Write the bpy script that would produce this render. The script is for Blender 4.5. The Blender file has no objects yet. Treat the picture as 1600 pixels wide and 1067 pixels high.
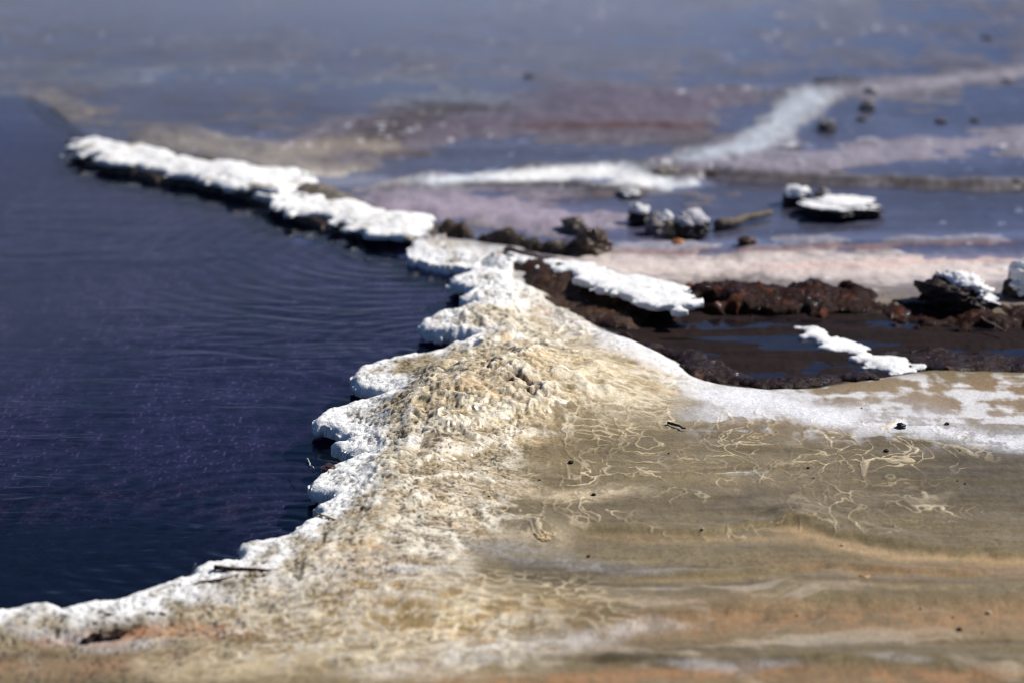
import bpy, math
import numpy as np

# ------------------------------------------------------------------ camera, sky, sun, exposure
CAM_H, PITCH, HFOV = 1.5, math.radians(16.0), math.radians(22.0)
SUN_AZ, SUN_EL = math.radians(72.0), math.radians(45.0)      # azimuth clockwise from +Y (view direction)
SC = bpy.context.scene
C = SC.collection
cam_d = bpy.data.cameras.new('camera')
cam = bpy.data.objects.new('camera', cam_d)
C.objects.link(cam)
cam.location = (0, 0, CAM_H)
cam.rotation_euler = (math.pi / 2 - PITCH, 0, 0)
cam_d.sensor_width = 36.0
cam_d.angle = HFOV
cam_d.clip_start, cam_d.clip_end = 0.05, 3000
cam_d.dof.use_dof = True
cam_d.dof.focus_distance = 4.7
cam_d.dof.aperture_fstop = 2.6
SC.camera = cam

world = bpy.data.worlds.new('World')
SC.world = world
world.use_nodes = True
wn = world.node_tree
sky = wn.nodes.new('ShaderNodeTexSky')
sky.sky_type = 'NISHITA'
sky.sun_disc = False
sky.sun_elevation = SUN_EL
sky.sun_rotation = SUN_AZ
sky.altitude = 3000
sky.air_density = 0.8
sky.dust_density = 0.05
sky.ozone_density = 8.0
wn.links.new(sky.outputs[0], wn.nodes['Background'].inputs[0])
wn.nodes['Background'].inputs[1].default_value = 0.065

sun_d = bpy.data.lights.new('sun', 'SUN')
sun_d.energy = 4.9
sun_d.angle = math.radians(0.53)
sun_d.color = (1.0, 0.95, 0.87)
sun = bpy.data.objects.new('sun', sun_d)
C.objects.link(sun)
from mathutils import Vector, Matrix
sdir = Vector((math.sin(SUN_AZ) * math.cos(SUN_EL), math.cos(SUN_AZ) * math.cos(SUN_EL), math.sin(SUN_EL)))
sun.rotation_euler = sdir.to_track_quat('Z', 'Y').to_euler()
sun.location = (6, 2, 6)

SC.view_settings.view_transform = 'Standard'
SC.view_settings.look = 'None'
SC.view_settings.gamma = 1.0
SC.view_settings.exposure = 0.35
SC.render.engine = 'CYCLES'
SC.cycles.use_denoising = True
SC.cycles.filter_width = 1.1
SC.cycles.max_bounces = 8
SC.cycles.transparent_max_bounces = 12
SC.cycles.caustics_reflective = False
SC.cycles.caustics_refractive = False

# ------------------------------------------------------------------ plan of the place: photo pixel <-> point on the ground
F = 800.0 / math.tan(HFOV / 2)
cp, sp = math.cos(PITCH), math.sin(PITCH)


def unproj(px, py, z=0.0):
    px = np.asarray(px, float); py = np.asarray(py, float)
    u = (px - 800) / F
    v = (533.5 - py) / F
    dz = -sp + v * cp
    t = (z - CAM_H) / dz
    return u * t, (cp + v * sp) * t


def proj(x, y, z):
    zz = z - CAM_H
    dep = np.maximum(y * cp - zz * sp, 0.05)
    return 800 + F * x / dep, 533.5 - F * (y * sp + zz * cp) / dep


def P(px, py, z=0.0):
    x, y = unproj(px, py, z)
    return float(x), float(y)


def poly(pts, z=0.0):
    a = np.array(pts, float)
    return np.stack(unproj(a[:, 0], a[:, 1], z), 1)


# ------------------------------------------------------------------ noise
def _hash(ix, iy, seed):
    h = (ix.astype(np.int64) * 374761393 + iy.astype(np.int64) * 668265263 + seed * 974634533) & 0xFFFFFFFF
    h = ((h ^ (h >> 13)) * 1274126177) & 0xFFFFFFFF
    h = ((h ^ (h >> 16)) * 2246822519) & 0xFFFFFFFF
    return (h ^ (h >> 15)) & 0xFFFFFFFF


def perlin(x, y, seed=0):
    ix = np.floor(x); iy = np.floor(y)
    fx = x - ix; fy = y - iy
    u = fx * fx * fx * (fx * (fx * 6 - 15) + 10)
    v = fy * fy * fy * (fy * (fy * 6 - 15) + 10)

    def g(ox, oy):
        a = _hash(ix + ox, iy + oy, seed) * (2 * math.pi / 4294967296.0)
        return np.cos(a) * (fx - ox) + np.sin(a) * (fy - oy)
    a = g(0, 0); b = g(1, 0); c = g(0, 1); d = g(1, 1)
    return ((a * (1 - u) + b * u) * (1 - v) + (c * (1 - u) + d * u) * v) * 1.5


def fbm(x, y, seed=0, o=4, r=0.5):
    s = 0; a = 1.0; t = 0
    for i in range(o):
        s = s + a * perlin(x * 2 ** i + 17.3 * i, y * 2 ** i - 9.1 * i, seed + i * 7)
        t += a; a *= r
    return s / t


def billow(x, y, seed=0, o=3):
    s = 0; a = 1.0; t = 0
    for i in range(o):
        s = s + a * (1 - np.abs(perlin(x * 2.1 ** i, y * 2.1 ** i, seed + i * 5)) * 2.2)
        t += a; a *= 0.5
    return s / t


def voro(x, y, seed=0):
    """distance to the nearest cell border (F2-F1) of a jittered grid"""
    ix = np.floor(x); iy = np.floor(y)
    f1 = np.full(x.shape, 9.0); f2 = np.full(x.shape, 9.0)
    for oy in (-1, 0, 1):
        for ox in (-1, 0, 1):
            cx = ix + ox; cy = iy + oy
            jx = _hash(cx, cy, seed) / 4294967296.0
            jy = _hash(cx, cy, seed + 91) / 4294967296.0
            d = np.hypot(cx + jx - x, cy + jy - y)
            n = d < f1
            f2 = np.where(n, f1, np.minimum(f2, d))
            f1 = np.where(n, d, f1)
    return f2 - f1, f1


def lumps(x, y, seed=0):
    _, f1 = voro(x, y, seed)
    return np.sqrt(np.clip(1 - f1 * f1, 0, 1))


def ss(a, b, x):
    t = np.clip((x - a) / (b - a), 0, 1)
    return t * t * (3 - 2 * t)


def sdf(pl, x, y):
    """signed distance, positive inside the polygon"""
    d = np.full(x.shape, 1e9)
    ins = np.zeros(x.shape, bool)
    n = len(pl)
    for i in range(n):
        ax, ay = pl[i]; bx, by = pl[(i + 1) % n]
        ex, ey = bx - ax, by - ay
        wx = x - ax; wy = y - ay
        t = np.clip((wx * ex + wy * ey) / (ex * ex + ey * ey + 1e-12), 0, 1)
        d = np.minimum(d, (wx - ex * t) ** 2 + (wy - ey * t) ** 2)
        if ay != by:
            c = ((ay > y) != (by > y)) & (x < ax + (y - ay) * ex / ey)
            ins ^= c
    d = np.sqrt(d)
    return np.where(ins, d, -d)


def seg_d(pts, x, y, rx, ry):
    """elliptical distance to a polyline"""
    d = np.full(x.shape, 1e9)
    p = [(a / rx, b / ry) for a, b in pts]
    x = x / rx; y = y / ry
    if len(p) == 1:
        return np.hypot(x - p[0][0], y - p[0][1])
    for (ax, ay), (bx, by) in zip(p[:-1], p[1:]):
        ex, ey = bx - ax, by - ay
        t = np.clip(((x - ax) * ex + (y - ay) * ey) / (ex * ex + ey * ey + 1e-12), 0, 1)
        d = np.minimum(d, (x - ax - ex * t) ** 2 + (y - ay - ey * t) ** 2)
    return np.sqrt(d)


def lin(r, g, b):
    """albedo from a colour judged by eye on the sunlit surface (0-255)"""
    o = []
    for c in (r, g, b):
        c = c / 255.0
        o.append(c / 12.92 if c < 0.04045 else ((c + 0.055) / 1.055) ** 2.4)
    return np.array(o) * 0.80


# ------------------------------------------------------------------ outlines (photo pixels)
SHORE = [(-2600, 1500), (-900, 1180), (-300, 1010), (0, 958), (38, 952), (86, 949), (101, 955), (146, 945), (202, 936), (240, 922), (277, 909), (298, 903),
         (298, 896), (319, 887), (345, 883), (371, 879), (382, 870), (371, 861), (375, 853), (412, 848), (449, 841),
         (472, 822), (499, 806), (491, 795), (522, 781), (500, 774), (483, 768), (487, 756), (508, 734), (570, 713), (531, 706),
         (516, 698), (548, 689), (522, 673), (495, 670), (485, 661), (508, 646), (544, 636), (596, 621), (560, 609),
         (548, 595), (561, 577), (597, 568), (653, 557), (692, 552), (712, 545), (745, 531), (690, 527), (673, 524), (655, 513),
         (659, 504), (690, 495), (750, 483), (712, 473), (738, 460), (701, 447), (705, 437), (745, 422), (724, 414), (705, 412), (680, 409),
         (640, 398)]
FARSHORE = [(645, 377), (590, 374), (540, 366), (480, 349), (435, 334), (400, 314), (350, 301), (300, 291), (240, 284), (165, 264), (110, 246), (105, 222)]
TIP = [(60, 190), (20, 160), (-400, 130), (-3000, 80)]
shore_w = poly(SHORE, 0.026)
POOL = np.concatenate([shore_w, poly(FARSHORE, 0.0), poly(TIP, 0.0), np.array([[-40.0, 9.0], [-40.0, -2.0], [-3.0, 1.2]])])

GULLY = poly([(780, 420), (840, 460), (880, 497), (905, 512), (1000, 549), (1100, 602), (1200, 617), (1280, 614), (1370, 602), (1450, 586), (1640, 590), (2400, 640),
              (2400, 470), (1600, 500), (1424, 494), (1260, 482), (1094, 476), (1000, 482), (940, 478), (870, 440), (804, 418)], 0.0)

# raised / lowered strokes of the far flats: (photo px polyline, rx, ry, height)
REL = [
    ([(650, 318), (780, 330), (900, 345)], 120, 28, .020),
    ([(1130, 262), (1350, 240), (1620, 215), (2200, 190)], 130, 22, .022),
    ([(560, 225), (680, 180), (860, 190), (1000, 200)], 130, 34, .026),
    ([(1050, 155), (960, 150)], 150, 26, .018),
    ([(640, 290), (760, 290), (950, 292)], 60, 9, .018),
    ([(700, 280), (850, 270), (960, 265), (1040, 285)], 70, 13, .026),
    ([(1100, 240), (1180, 222), (1235, 180), (1275, 146)], 45, 16, .020),
    ([(1360, 140), (1620, 108), (2200, 70)], 70, 9, .022),
    ([(1040, 268), (1150, 272), (1300, 282), (1620, 292), (2200, 310)], 60, 8, .030),
    ([(940, 408), (1200, 415), (1620, 425), (2300, 440)], 80, 26, .024),
    ([(1000, 383), (1300, 380), (1620, 374), (2300, 360)], 80, 9, .012),
    ([(300, 225), (430, 252), (500, 265)], 110, 20, .022),
    ([(40, 160), (150, 190), (260, 210)], 70, 13, .012),
    ([(850, 308), (990, 300)], 60, 7, .015),
    ([(1050, 310), (1090, 320)], 60, 12, .010),
]
# mounds of the near land: (plan px at z=0, sx m, sy m, height, rotation)
BUMPS = [
    (805, 640, .14, .25, .058, -.35), (900, 640, .12, .20, .026, -.3), (745, 520, .10, .40, .030, .05),
    (700, 665, .12, .22, .030, 0), (640, 720, .13, .25, .026, 0), (610, 800, .12, .2, .022, 0), (600, 900, .16, .22, .020, 0),
    (850, 845, .05, .06, .014, 0), (985, 560, .10, .12, .012, -.4), (480, 960, .2, .16, .016, 0), (590, 640, .09, .1, .012, 0),
]
SPITRIDGE = [(800, 425), (860, 434), (930, 446), (1000, 466), (1035, 480)]


def H(x, y, dpool=None, drop=True):
    """height of the ground"""
    if dpool is None:
        dpool = sdf(POOL, x, y)
    px, py = proj(x, y, np.zeros_like(x))
    wx = fbm(x * 3.1, y * 1.4, 11, 3)
    wy = fbm(x * 3.3, y * 1.5, 12, 3)
    n1 = fbm(x * 2.2, y * 1.3, 3, 4)
    n2 = fbm(x * 11, y * 7, 4, 4)
    far = ss(470, 400, py + wy * 10 - 0.02 * (px - 800))
    # near flat
    z = .018 + n1 * .006 + n2 * .002
    # little terraces running across the flat in the right foreground
    for pts, rx, ry, h in (([(1235, 826), (1330, 850), (1440, 866), (1640, 880), (2200, 900)], 60, 18, .009),
                           ([(960, 836), (1120, 842), (1240, 836)], 60, 8, .006),
                           ([(1020, 905), (1140, 912), (1300, 905), (1500, 915)], 60, 6, .006),
                           ([(700, 975), (1000, 962), (1250, 948), (1640, 945), (2200, 950)], 120, 34, .010),
                           ([(600, 1060), (900, 1030), (1200, 1040), (1640, 1060)], 120, 18, .008)):
        d = seg_d(pts, px + wx * 22, py + wy * 14, rx, ry)
        z = z + h * ss(1.1, .25, d + n2 * .5)
    for bx, by, sx, sy, h, rot in BUMPS:
        cx, cy = P(bx, by)
        dx = x - cx; dy = y - cy
        c, s = math.cos(rot), math.sin(rot)
        a = (c * dx + s * dy) / sx; b = (-s * dx + c * dy) / sy
        r2 = a * a + b * b
        z = z + h * np.exp(-r2) * (1 + .25 * n2) * ss(-.02, .15, -dpool)
    # far flats: shallow puddled mud
    zf = -.009 + n1 * .010 + .010 * ss(230, 90, py) + n2 * .004 + fbm(x * 3, y * 5, 22, 4) * .012 + fbm(x * 1.5, y * 9, 23, 4) * .008 + fbm(x * 8, y * 13, 20, 4) * .010
    if np.any(far > 0):
        for pts, rx, ry, h in REL:
            d = seg_d(pts, px + wx * 26, py + wy * 7, rx, ry)
            zf = zf + (h * .8 + n2 * .004) * ss(1.35, .3, d)
    z = z * (1 - far) + zf * far
    # gully with shallow water and weed between mound and spit
    dg = sdf(GULLY, x, y)
    st = fbm(x * 2.5, y * 9, 21, 4)
    g = ss(-.035, .03, dg + n2 * .02)
    z = z * (1 - g) + (.0010 + st * .014 + n2 * .003) * g
    d = seg_d(SPITRIDGE, px + wx * 4, py + wy * 3, 56, 34)
    z = np.maximum(z, (.050 + n2 * .006 - .020 * ss(960, 1080, px)) * ss(1.3, .25, d) - .014)
    cn = seg_d([(640, 392), (700, 396), (770, 405), (800, 408)], px, py, 34, 22)
    z = np.maximum(z, .022 * ss(1.3, .4, cn) - .004)
    # the rim swells slightly at the shore
    z = z + .004 * np.exp(-((-dpool - .03) / .07) ** 2) * (1 - far)
    if drop:
        bed = -.030 - .05 * ss(.0, 1.2, dpool) + n2 * .006 + fbm(x * 30, y * 30, 5, 3) * .004
        k = ss(-.085, -.050, dpool)
        z = z * (1 - k) + bed * k
    return z


# ------------------------------------------------------------------ colour of the mineral ground
# (rgb seen on the sunlit surface, strength, rx, ry, photo px polyline)
PAINT = [
    # far flats
    ((88, 90, 110), .75, 400, 70, [(300, 40), (900, 50), (1700, 60)]),
    ((120, 128, 142), .8, 200, 22, [(200, 118), (420, 116), (620, 140), (760, 168)]),
    ((170, 180, 195), .7, 34, 9, [(245, 115)]),
    ((100, 82, 100), .7, 150, 26, [(1050, 158), (930, 150)]),
    ((112, 98, 112), .85, 110, 30, [(560, 222), (700, 190), (860, 185), (1010, 190)]),
    ((152, 146, 160), .9, 130, 26, [(1140, 262), (1350, 240), (1620, 212), (2200, 190)]),
    ((156, 150, 160), .8, 70, 8, [(1360, 140), (1620, 108), (2200, 70)]),
    ((226, 232, 240), 1.0, 60, 12, [(690, 283), (850, 273), (960, 266), (1050, 287)]),
    ((255, 255, 255), 1.0, 60, 12, [(800, 275), (940, 268), (1000, 285)]),
    ((200, 208, 220), .85, 50, 11, [(1085, 243), (1180, 225)]),
    ((206, 214, 224), .85, 42, 17, [(1195, 212), (1235, 180), (1270, 150)]),
    ((80, 70, 66), .8, 70, 7, [(560, 225), (640, 185), (700, 163), (760, 168)]),
    ((84, 76, 76), .7, 110, 9, [(640, 240), (760, 238), (880, 240)]),
    ((96, 64, 48), .85, 50, 6, [(860, 198), (960, 195), (1090, 196)]),
    ((170, 158, 142), .8, 60, 12, [(450, 240), (530, 222), (580, 230)]),
    ((126, 120, 116), .8, 80, 15, [(45, 160), (150, 190), (260, 210)]),
    ((156, 148, 140), .8, 110, 18, [(290, 222), (420, 245), (520, 268)]),
    ((214, 206, 198), .85, 90, 12, [(395, 268), (470, 276), (560, 285)]),
    ((168, 156, 172), .9, 140, 30, [(640, 318), (780, 328), (890, 345)]),
    ((62, 56, 52), .85, 60, 5, [(740, 289), (860, 288), (960, 296)]),
    ((104, 80, 66), .7, 40, 7, [(880, 318), (940, 310), (990, 303)]),
    ((78, 70, 68), .85, 50, 9, [(1040, 268), (1150, 272), (1300, 282), (1620, 292), (2200, 310)]),
    ((226, 212, 206), .97, 120, 30, [(960, 412), (1200, 415), (1650, 424), (2300, 440)]),
    ((232, 190, 180), .5, 90, 6, [(1240, 420), (1420, 410), (1600, 404)]),
    ((140, 104, 104), .8, 110, 5, [(1010, 392), (1180, 389), (1400, 386), (1640, 380)]),
    ((172, 172, 188), .7, 130, 8, [(1000, 380), (1200, 376), (1640, 366)]),
    # the white band along the back of the mound and the pale flat beside it
    ((168, 146, 118), .9, 150, 40, [(1240, 640), (1420, 625), (1620, 625), (2200, 640)]),
    ((150, 112, 78), .6, 80, 12, [(1560, 600), (1700, 610)]),
    ((222, 222, 230), .55, 120, 20, [(1180, 640), (1350, 640), (1480, 660), (1640, 685), (2200, 750)]),
    ((245, 246, 250), .97, 50, 16, [(870, 490), (1000, 548), (1060, 590), (1130, 610), (1200, 625), (1300, 648)]),
    ((240, 240, 244), .85, 40, 18, [(800, 420), (850, 470), (900, 510)]),
    ((214, 198, 168), .9, 90, 40, [(780, 470), (840, 520), (930, 560)]),
    # mound
    ((232, 216, 184), .85, 110, 50, [(760, 560), (850, 565), (940, 600), (1000, 625)]),
    ((216, 190, 148), .85, 90, 55, [(700, 620), (760, 640), (800, 660)]),
    ((238, 196, 142), .75, 26, 14, [(770, 500), (800, 530), (830, 560), (850, 590)]),
    ((236, 196, 148), .7, 40, 14, [(720, 600), (760, 580)]),
    ((206, 182, 148), .8, 60, 40, [(690, 700), (720, 740), (690, 790)]),
    ((226, 206, 172), .8, 70, 12, [(770, 758), (870, 770), (960, 765)]),
    ((212, 196, 168), .7, 60, 26, [(600, 760), (650, 800), (760, 830), (840, 840)]),
    # foreground
    ((198, 170, 118), .85, 150, 45, [(520, 880), (600, 930), (700, 960)]),
    ((172, 136, 78), .7, 90, 26, [(430, 985), (560, 955), (660, 915)]),
    ((176, 146, 96), .6, 110, 30, [(600, 990), (760, 950), (860, 940)]),
    ((224, 222, 224), .8, 90, 20, [(330, 935), (460, 905), (560, 870), (640, 890)]),
    ((182, 124, 84), .95, 70, 14, [(110, 1000), (240, 990), (330, 985)]),
    ((164, 124, 90), .6, 110, 20, [(0, 1040), (120, 1045), (230, 1030)]),
    ((92, 70, 46), .85, 50, 10, [(0, 1018), (50, 1020)]),
    ((216, 212, 210), .8, 60, 12, [(60, 985), (160, 1010), (230, 1006)]),
    ((206, 186, 150), .85, 160, 30, [(330, 1050), (480, 1020), (640, 1040)]),
    ((172, 136, 98), .8, 240, 34, [(1080, 975), (1300, 965), (1640, 965), (2300, 965)]),
    ((166, 136, 102), .35, 160, 8, [(1080, 938), (1300, 940), (1640, 945)]),
    ((184, 136, 92), .7, 150, 18, [(760, 1062), (1000, 1050), (1300, 1058), (1500, 1060)]),
    ((214, 208, 204), .7, 90, 14, [(600, 1050), (720, 1024), (850, 1000), (1000, 975)]),
    ((206, 206, 210), .5, 70, 10, [(1060, 1035), (1150, 1046), (1200, 1040)]),
    ((206, 204, 206), .4, 40, 8, [(1370, 1025), (1420, 1030)]),
    ((196, 166, 124), .9, 50, 10, [(1235, 826), (1330, 850), (1440, 866), (1640, 880), (2200, 900)]),
    ((168, 134, 98), .6, 140, 14, [(1300, 880), (1500, 890), (1700, 900)]),
    ((176, 150, 112), .8, 70, 7, [(960, 838), (1120, 846), (1240, 838)]),
    ((170, 146, 108), .7, 60, 5, [(1020, 905), (1140, 912), (1300, 905), (1500, 915)]),
    ((196, 198, 204), .35, 90, 9, [(740, 850), (860, 880), (1000, 890)]),
    ((190, 196, 210), .4, 24, 4, [(1150, 742), (1175, 740)]),
    ((252, 252, 254), .97, 44, 22, [(660, 388), (720, 392), (785, 402)]),
    ((248, 248, 252), .95, 44, 17, [(800, 420), (860, 480), (930, 516), (1000, 548), (1060, 588), (1130, 612)]),
    ((242, 243, 250), .89, 80, 14, [(1130, 612), (1230, 636), (1330, 652), (1450, 668), (1640, 694), (2200, 760)]),
]


def albedo(x, y, z, dpool, honey=None, crack=None, crust=False):
    px, py = proj(x, y, z)
    n = x.shape[0]
    wx = fbm(x * 4, y * 1.7, 31, 4)
    wy = fbm(x * 4.3, y * 1.6, 32, 4)
    f1 = fbm(x * 26, y * 13, 33, 4)
    f2 = fbm(x * 120, y * 60, 34, 3)
    st = fbm(x * 3.5, y * 22, 35, 4)
    d = -dpool
    tan = lin(133, 118, 87)
    col = np.empty((n, 3))
    col[:] = tan
    st2 = fbm(x * 1.6, y * 9, 37, 4)
    col *= (1 + .34 * st + .40 * st2 + .18 * wx + .16 * f1 + .12 * f2 + .22 * fbm(x * 7, y * 46, 27, 3) + .16 * fbm(x * 45, y * 80, 28, 3))[:, None]
    grit = ss(.22, .42, fbm(x * 70, y * 60, 29, 3, .7)) * ss(-.1, .3, st2 + wx * .5) * ss(700, 860, py)
    col *= (1 - .4 * grit)[:, None]
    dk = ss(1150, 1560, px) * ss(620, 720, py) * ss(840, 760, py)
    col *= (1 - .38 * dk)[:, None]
    # pale dried wisps over the nearest ground, dark wet runs between
    pw = ss(.08, .36, fbm(x * 3.2 + wx, y * 13 + wy, 86, 5, .6)) * ss(860, 930, py)
    col = col * (1 - .42 * pw)[:, None] + lin(222, 206, 184) * (.42 * pw)[:, None]
    dw = ss(.12, .40, fbm(x * 3.0 - wx, y * 11, 87, 5, .6)) * ss(800, 880, py)
    col *= (1 - .40 * dw)[:, None]
    # far ground
    far = ss(500, 400, py - .03 * (px - 800))
    fc = lin(112, 108, 117)
    bl = fbm(x * 1.1, y * 1.6, 39, 5, .6)
    fcol = fc[None, :] * (1 + .45 * st + .45 * wx + .5 * bl)[:, None]
    fcol = fcol * (1 + .5 * fbm(x * 2.2, y * 7, 25, 4, .6) + .35 * f1)[:, None]
    brn = .6 * ss(.05, .4, fbm(x * 1.4 + 5, y * 2.2, 40, 5, .6))
    fcol = fcol * (1 - brn)[:, None] + lin(96, 84, 78) * brn[:, None]
    col = col * (1 - far)[:, None] + fcol * far[:, None]
    fl = ss(.34, .44, fbm(x * 20, y * 22, 19, 3, .6)) * ss(-.1, .25, bl)  # white flecks in the colour, imitating glints on the far ground
    nearw = ss(300, 560, py)
    for rgb, s, rx, ry, pts in PAINT:
        xs = [a for a, b in pts]; ys = [b for a, b in pts]
        m = (px > min(xs) - 2 * rx - 30) & (px < max(xs) + 2 * rx + 30) & (py > min(ys) - 2 * ry - 20) & (py < max(ys) + 2 * ry + 20)
        if not m.any():
            continue
        dd = seg_d(pts, px[m] + wx[m] * (16 + 14 * nearw[m]), py[m] + wy[m] * (5 + 12 * nearw[m]), rx, ry)
        a = s * ss(1.3, .1, dd + f1[m] * .75 + f2[m] * .2 + st[m] * (.25 + .45 * nearw[m]))
        br = f1[m] * .8 + st[m] * .8 + f2[m] * .3
        a = a * (1 - nearw[m] * (.65 if s < .9 else .3 if s < .96 else .0) * ss(.12, -.22, br))
        c = lin(*rgb)
        col[m] = col[m] * (1 - a)[:, None] + c[None, :] * a[:, None] * (1 + .12 * f1[m] + .10 * f2[m])[:, None]
    k = fl * far * .8
    col = col * (1 - k)[:, None] + lin(236, 234, 238) * k[:, None]
    # brown weed film on the slope below the white tongue
    dd = seg_d([(815, 408), (870, 440), (960, 482), (1050, 488)], px + wx * 6, py + wy * 6, 46, 30)
    a = ss(1.2, .7, dd + f1 * .3) * ss(.0, .02, sdf(GULLY, x, y) + .02)
    col = col * (1 - a)[:, None] + lin(70, 50, 36) * a[:, None] * (1 + .4 * f1 + .3 * st)[:, None]
    # streaky white salts on the pale flat at the right
    ws = ss(-.12, .22, st * .45 + f1 * .6 + st2 * .4 + fbm(x * 7, y * 8, 26, 4) * .6) * ss(570, 600, py) * ss(700, 655, py - .045 * (px - 1200)) * ss(1020, 1150, px)
    c = lin(236, 236, 240)
    col = col * (1 - .85 * ws)[:, None] + c * (.85 * ws)[:, None]
    # thin salt threads and stains over the mound and the inner rim
    ma = ss(1.15, .5, seg_d([(800, 470), (800, 560), (700, 680), (640, 800), (560, 900), (420, 970), (700, 990)], px, py, 150, 70) + f1 * .5)
    ma = np.maximum(ma, .8 * ss(1.1, .5, seg_d([(850, 570), (980, 610)], px, py, 110, 45)))
    r1 = 1 - np.abs(fbm(x * 9 + wx * 2.2, y * 24 + wy * 2.2, 81, 4, .6)) * 3.2
    r2 = 1 - np.abs(fbm(x * 24 - wx * 3, y * 56 + wy * 3, 82, 3, .6)) * 3.0
    stain = ss(-.06, .26, fbm(x * 13 + wx, y * 26, 83, 4, .6)) * ma
    col = col * (1 - .78 * stain)[:, None] + lin(146, 122, 84) * (.78 * stain)[:, None]
    och = ss(.10, .40, fbm(x * 9 - wx, y * 16, 84, 4, .6)) * ma
    col = col * (1 - .55 * och)[:, None] + lin(232, 192, 140) * (.55 * och)[:, None]
    th = .85 * np.maximum(ss(.66, .98, r1), ss(.76, 1.0, r2) * .8) * ma
    col = col * (1 - .75 * th)[:, None] + lin(250, 242, 224) * (.75 * th)[:, None]
    # the crests of the relief carry salt, the small pits are browner
    if honey is not None and crack is not None and len(relief.rg) == n:
        k = 1.1 * relief.mm * ss(.45, .92, relief.rg)
        col = col * (1 - .72 * k)[:, None] + lin(252, 245, 228) * (.72 * k)[:, None]
        k = relief.mm * relief.pt
        col = col * (1 - .55 * k)[:, None] + lin(104, 84, 58) * (.55 * k)[:, None]
    # honeycomb crests and cracks
    if honey is not None:
        e, area = honey
        c = lin(240, 222, 184)
        k = ss(.24, .03, e) * area
        col = col * (1 - .75 * k)[:, None] + c * (.75 * k)[:, None]
        k2 = ss(.25, .6, e) * area
        c = lin(134, 118, 84)
        col = col * (1 - .6 * k2)[:, None] + c * (.6 * k2)[:, None]
    if crack is not None:
        k = crack * (.25 + .75 * ss(-.2, .25, fbm(x * 9, y * 6, 24, 3)))
        c = lin(240, 222, 188)
        col = col * (1 - .85 * k)[:, None] + c * (.8 * k)[:, None]
    # white salt crust of the rim
    w = ss(.135, .015, d + wx * .09 + f1 * .09) * ss(360, 420, py) * (1 - .75 * ss(962, 990, py + wy * 20))
    c = np.array([.86, .865, .87])
    col = col * (1 - .93 * w)[:, None] + c * (.93 * w)[:, None] * (1 + .10 * f2)[:, None]
    # pits and grime on the crust
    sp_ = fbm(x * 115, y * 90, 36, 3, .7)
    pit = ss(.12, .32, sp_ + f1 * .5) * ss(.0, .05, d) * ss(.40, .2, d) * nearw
    dirt = ss(.02, .35, wx + f1 * .8) * ss(.01, .06, d) * ss(.3, .12, d)
    col = col * (1 - .45 * dirt)[:, None] + lin(188, 174, 148) * (.45 * dirt)[:, None]
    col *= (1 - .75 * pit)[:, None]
    # pool bed
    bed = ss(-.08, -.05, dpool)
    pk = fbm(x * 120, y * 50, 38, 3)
    deepm = 1 - .95 * ss(620, 900, py + wy * 60 - .1 * px)  # darkens the near bed colour to stand in for deep, less reflecting water
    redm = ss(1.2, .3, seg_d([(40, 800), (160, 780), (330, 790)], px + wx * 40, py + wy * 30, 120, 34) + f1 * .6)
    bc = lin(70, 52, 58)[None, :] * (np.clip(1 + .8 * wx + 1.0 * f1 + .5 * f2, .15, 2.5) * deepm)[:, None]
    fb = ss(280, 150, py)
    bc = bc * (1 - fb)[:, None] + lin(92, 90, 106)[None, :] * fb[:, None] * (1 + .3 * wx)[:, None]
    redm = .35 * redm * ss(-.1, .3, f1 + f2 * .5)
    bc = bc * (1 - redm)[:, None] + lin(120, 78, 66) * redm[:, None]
    pale = ss(1.3, .1, seg_d([(520, 372), (600, 386), (650, 394)], px + wx * 20, py + wy * 8, 70, 13) + f1 * .5)  # pale shelf in the bed colour; also paints in the glare on the water
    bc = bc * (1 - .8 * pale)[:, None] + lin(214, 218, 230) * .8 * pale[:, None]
    hot = .9 * ss(.20, .42, pk) * deepm * ss(-.2, .3, wx + f1)
    bc = bc * (1 - hot)[:, None] + lin(160, 124, 116)[None, :] * hot[:, None]
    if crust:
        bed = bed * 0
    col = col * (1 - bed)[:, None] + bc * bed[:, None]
    # bed of the gully
    g = ss(-.02, .03, sdf(GULLY, x, y) + f1 * .03) * ss(.032, .010, z)
    gc = lin(32, 18, 14)[None, :] * (1 + .6 * st)[:, None]
    col = col * (1 - g)[:, None] + gc * g[:, None]
    wet = np.clip(ss(560, 640, py) * (.80 + .45 * st) * (1 - w), 0, 1) * (1 - ss(150, 255, col[:, 0] * 255 / .80) * .8)
    wet = np.maximum(wet, far * .5) * (1 - .8 * g)
    return np.clip(col, .004, .9), wet


def honey_area(px, py, f):
    a = np.zeros_like(px)
    for pts, rx, ry, s in (([(690, 610), (770, 640), (860, 640), (930, 650)], 80, 40, 1.0),
                           ([(850, 570), (930, 590), (1000, 620)], 70, 36, .75),
                           ([(640, 660), (700, 700), (760, 720), (830, 700)], 80, 40, .8),
                           ([(560, 930), (660, 900), (760, 930)], 120, 40, .6),
                           ([(980, 575), (1040, 600)], 60, 30, .7), ([(350, 1000), (620, 990), (850, 960)], 160, 60, .8)):
        a = np.maximum(a, s * ss(1.25, .5, seg_d(pts, px, py, rx, ry) + f * .6))
    return a


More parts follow.
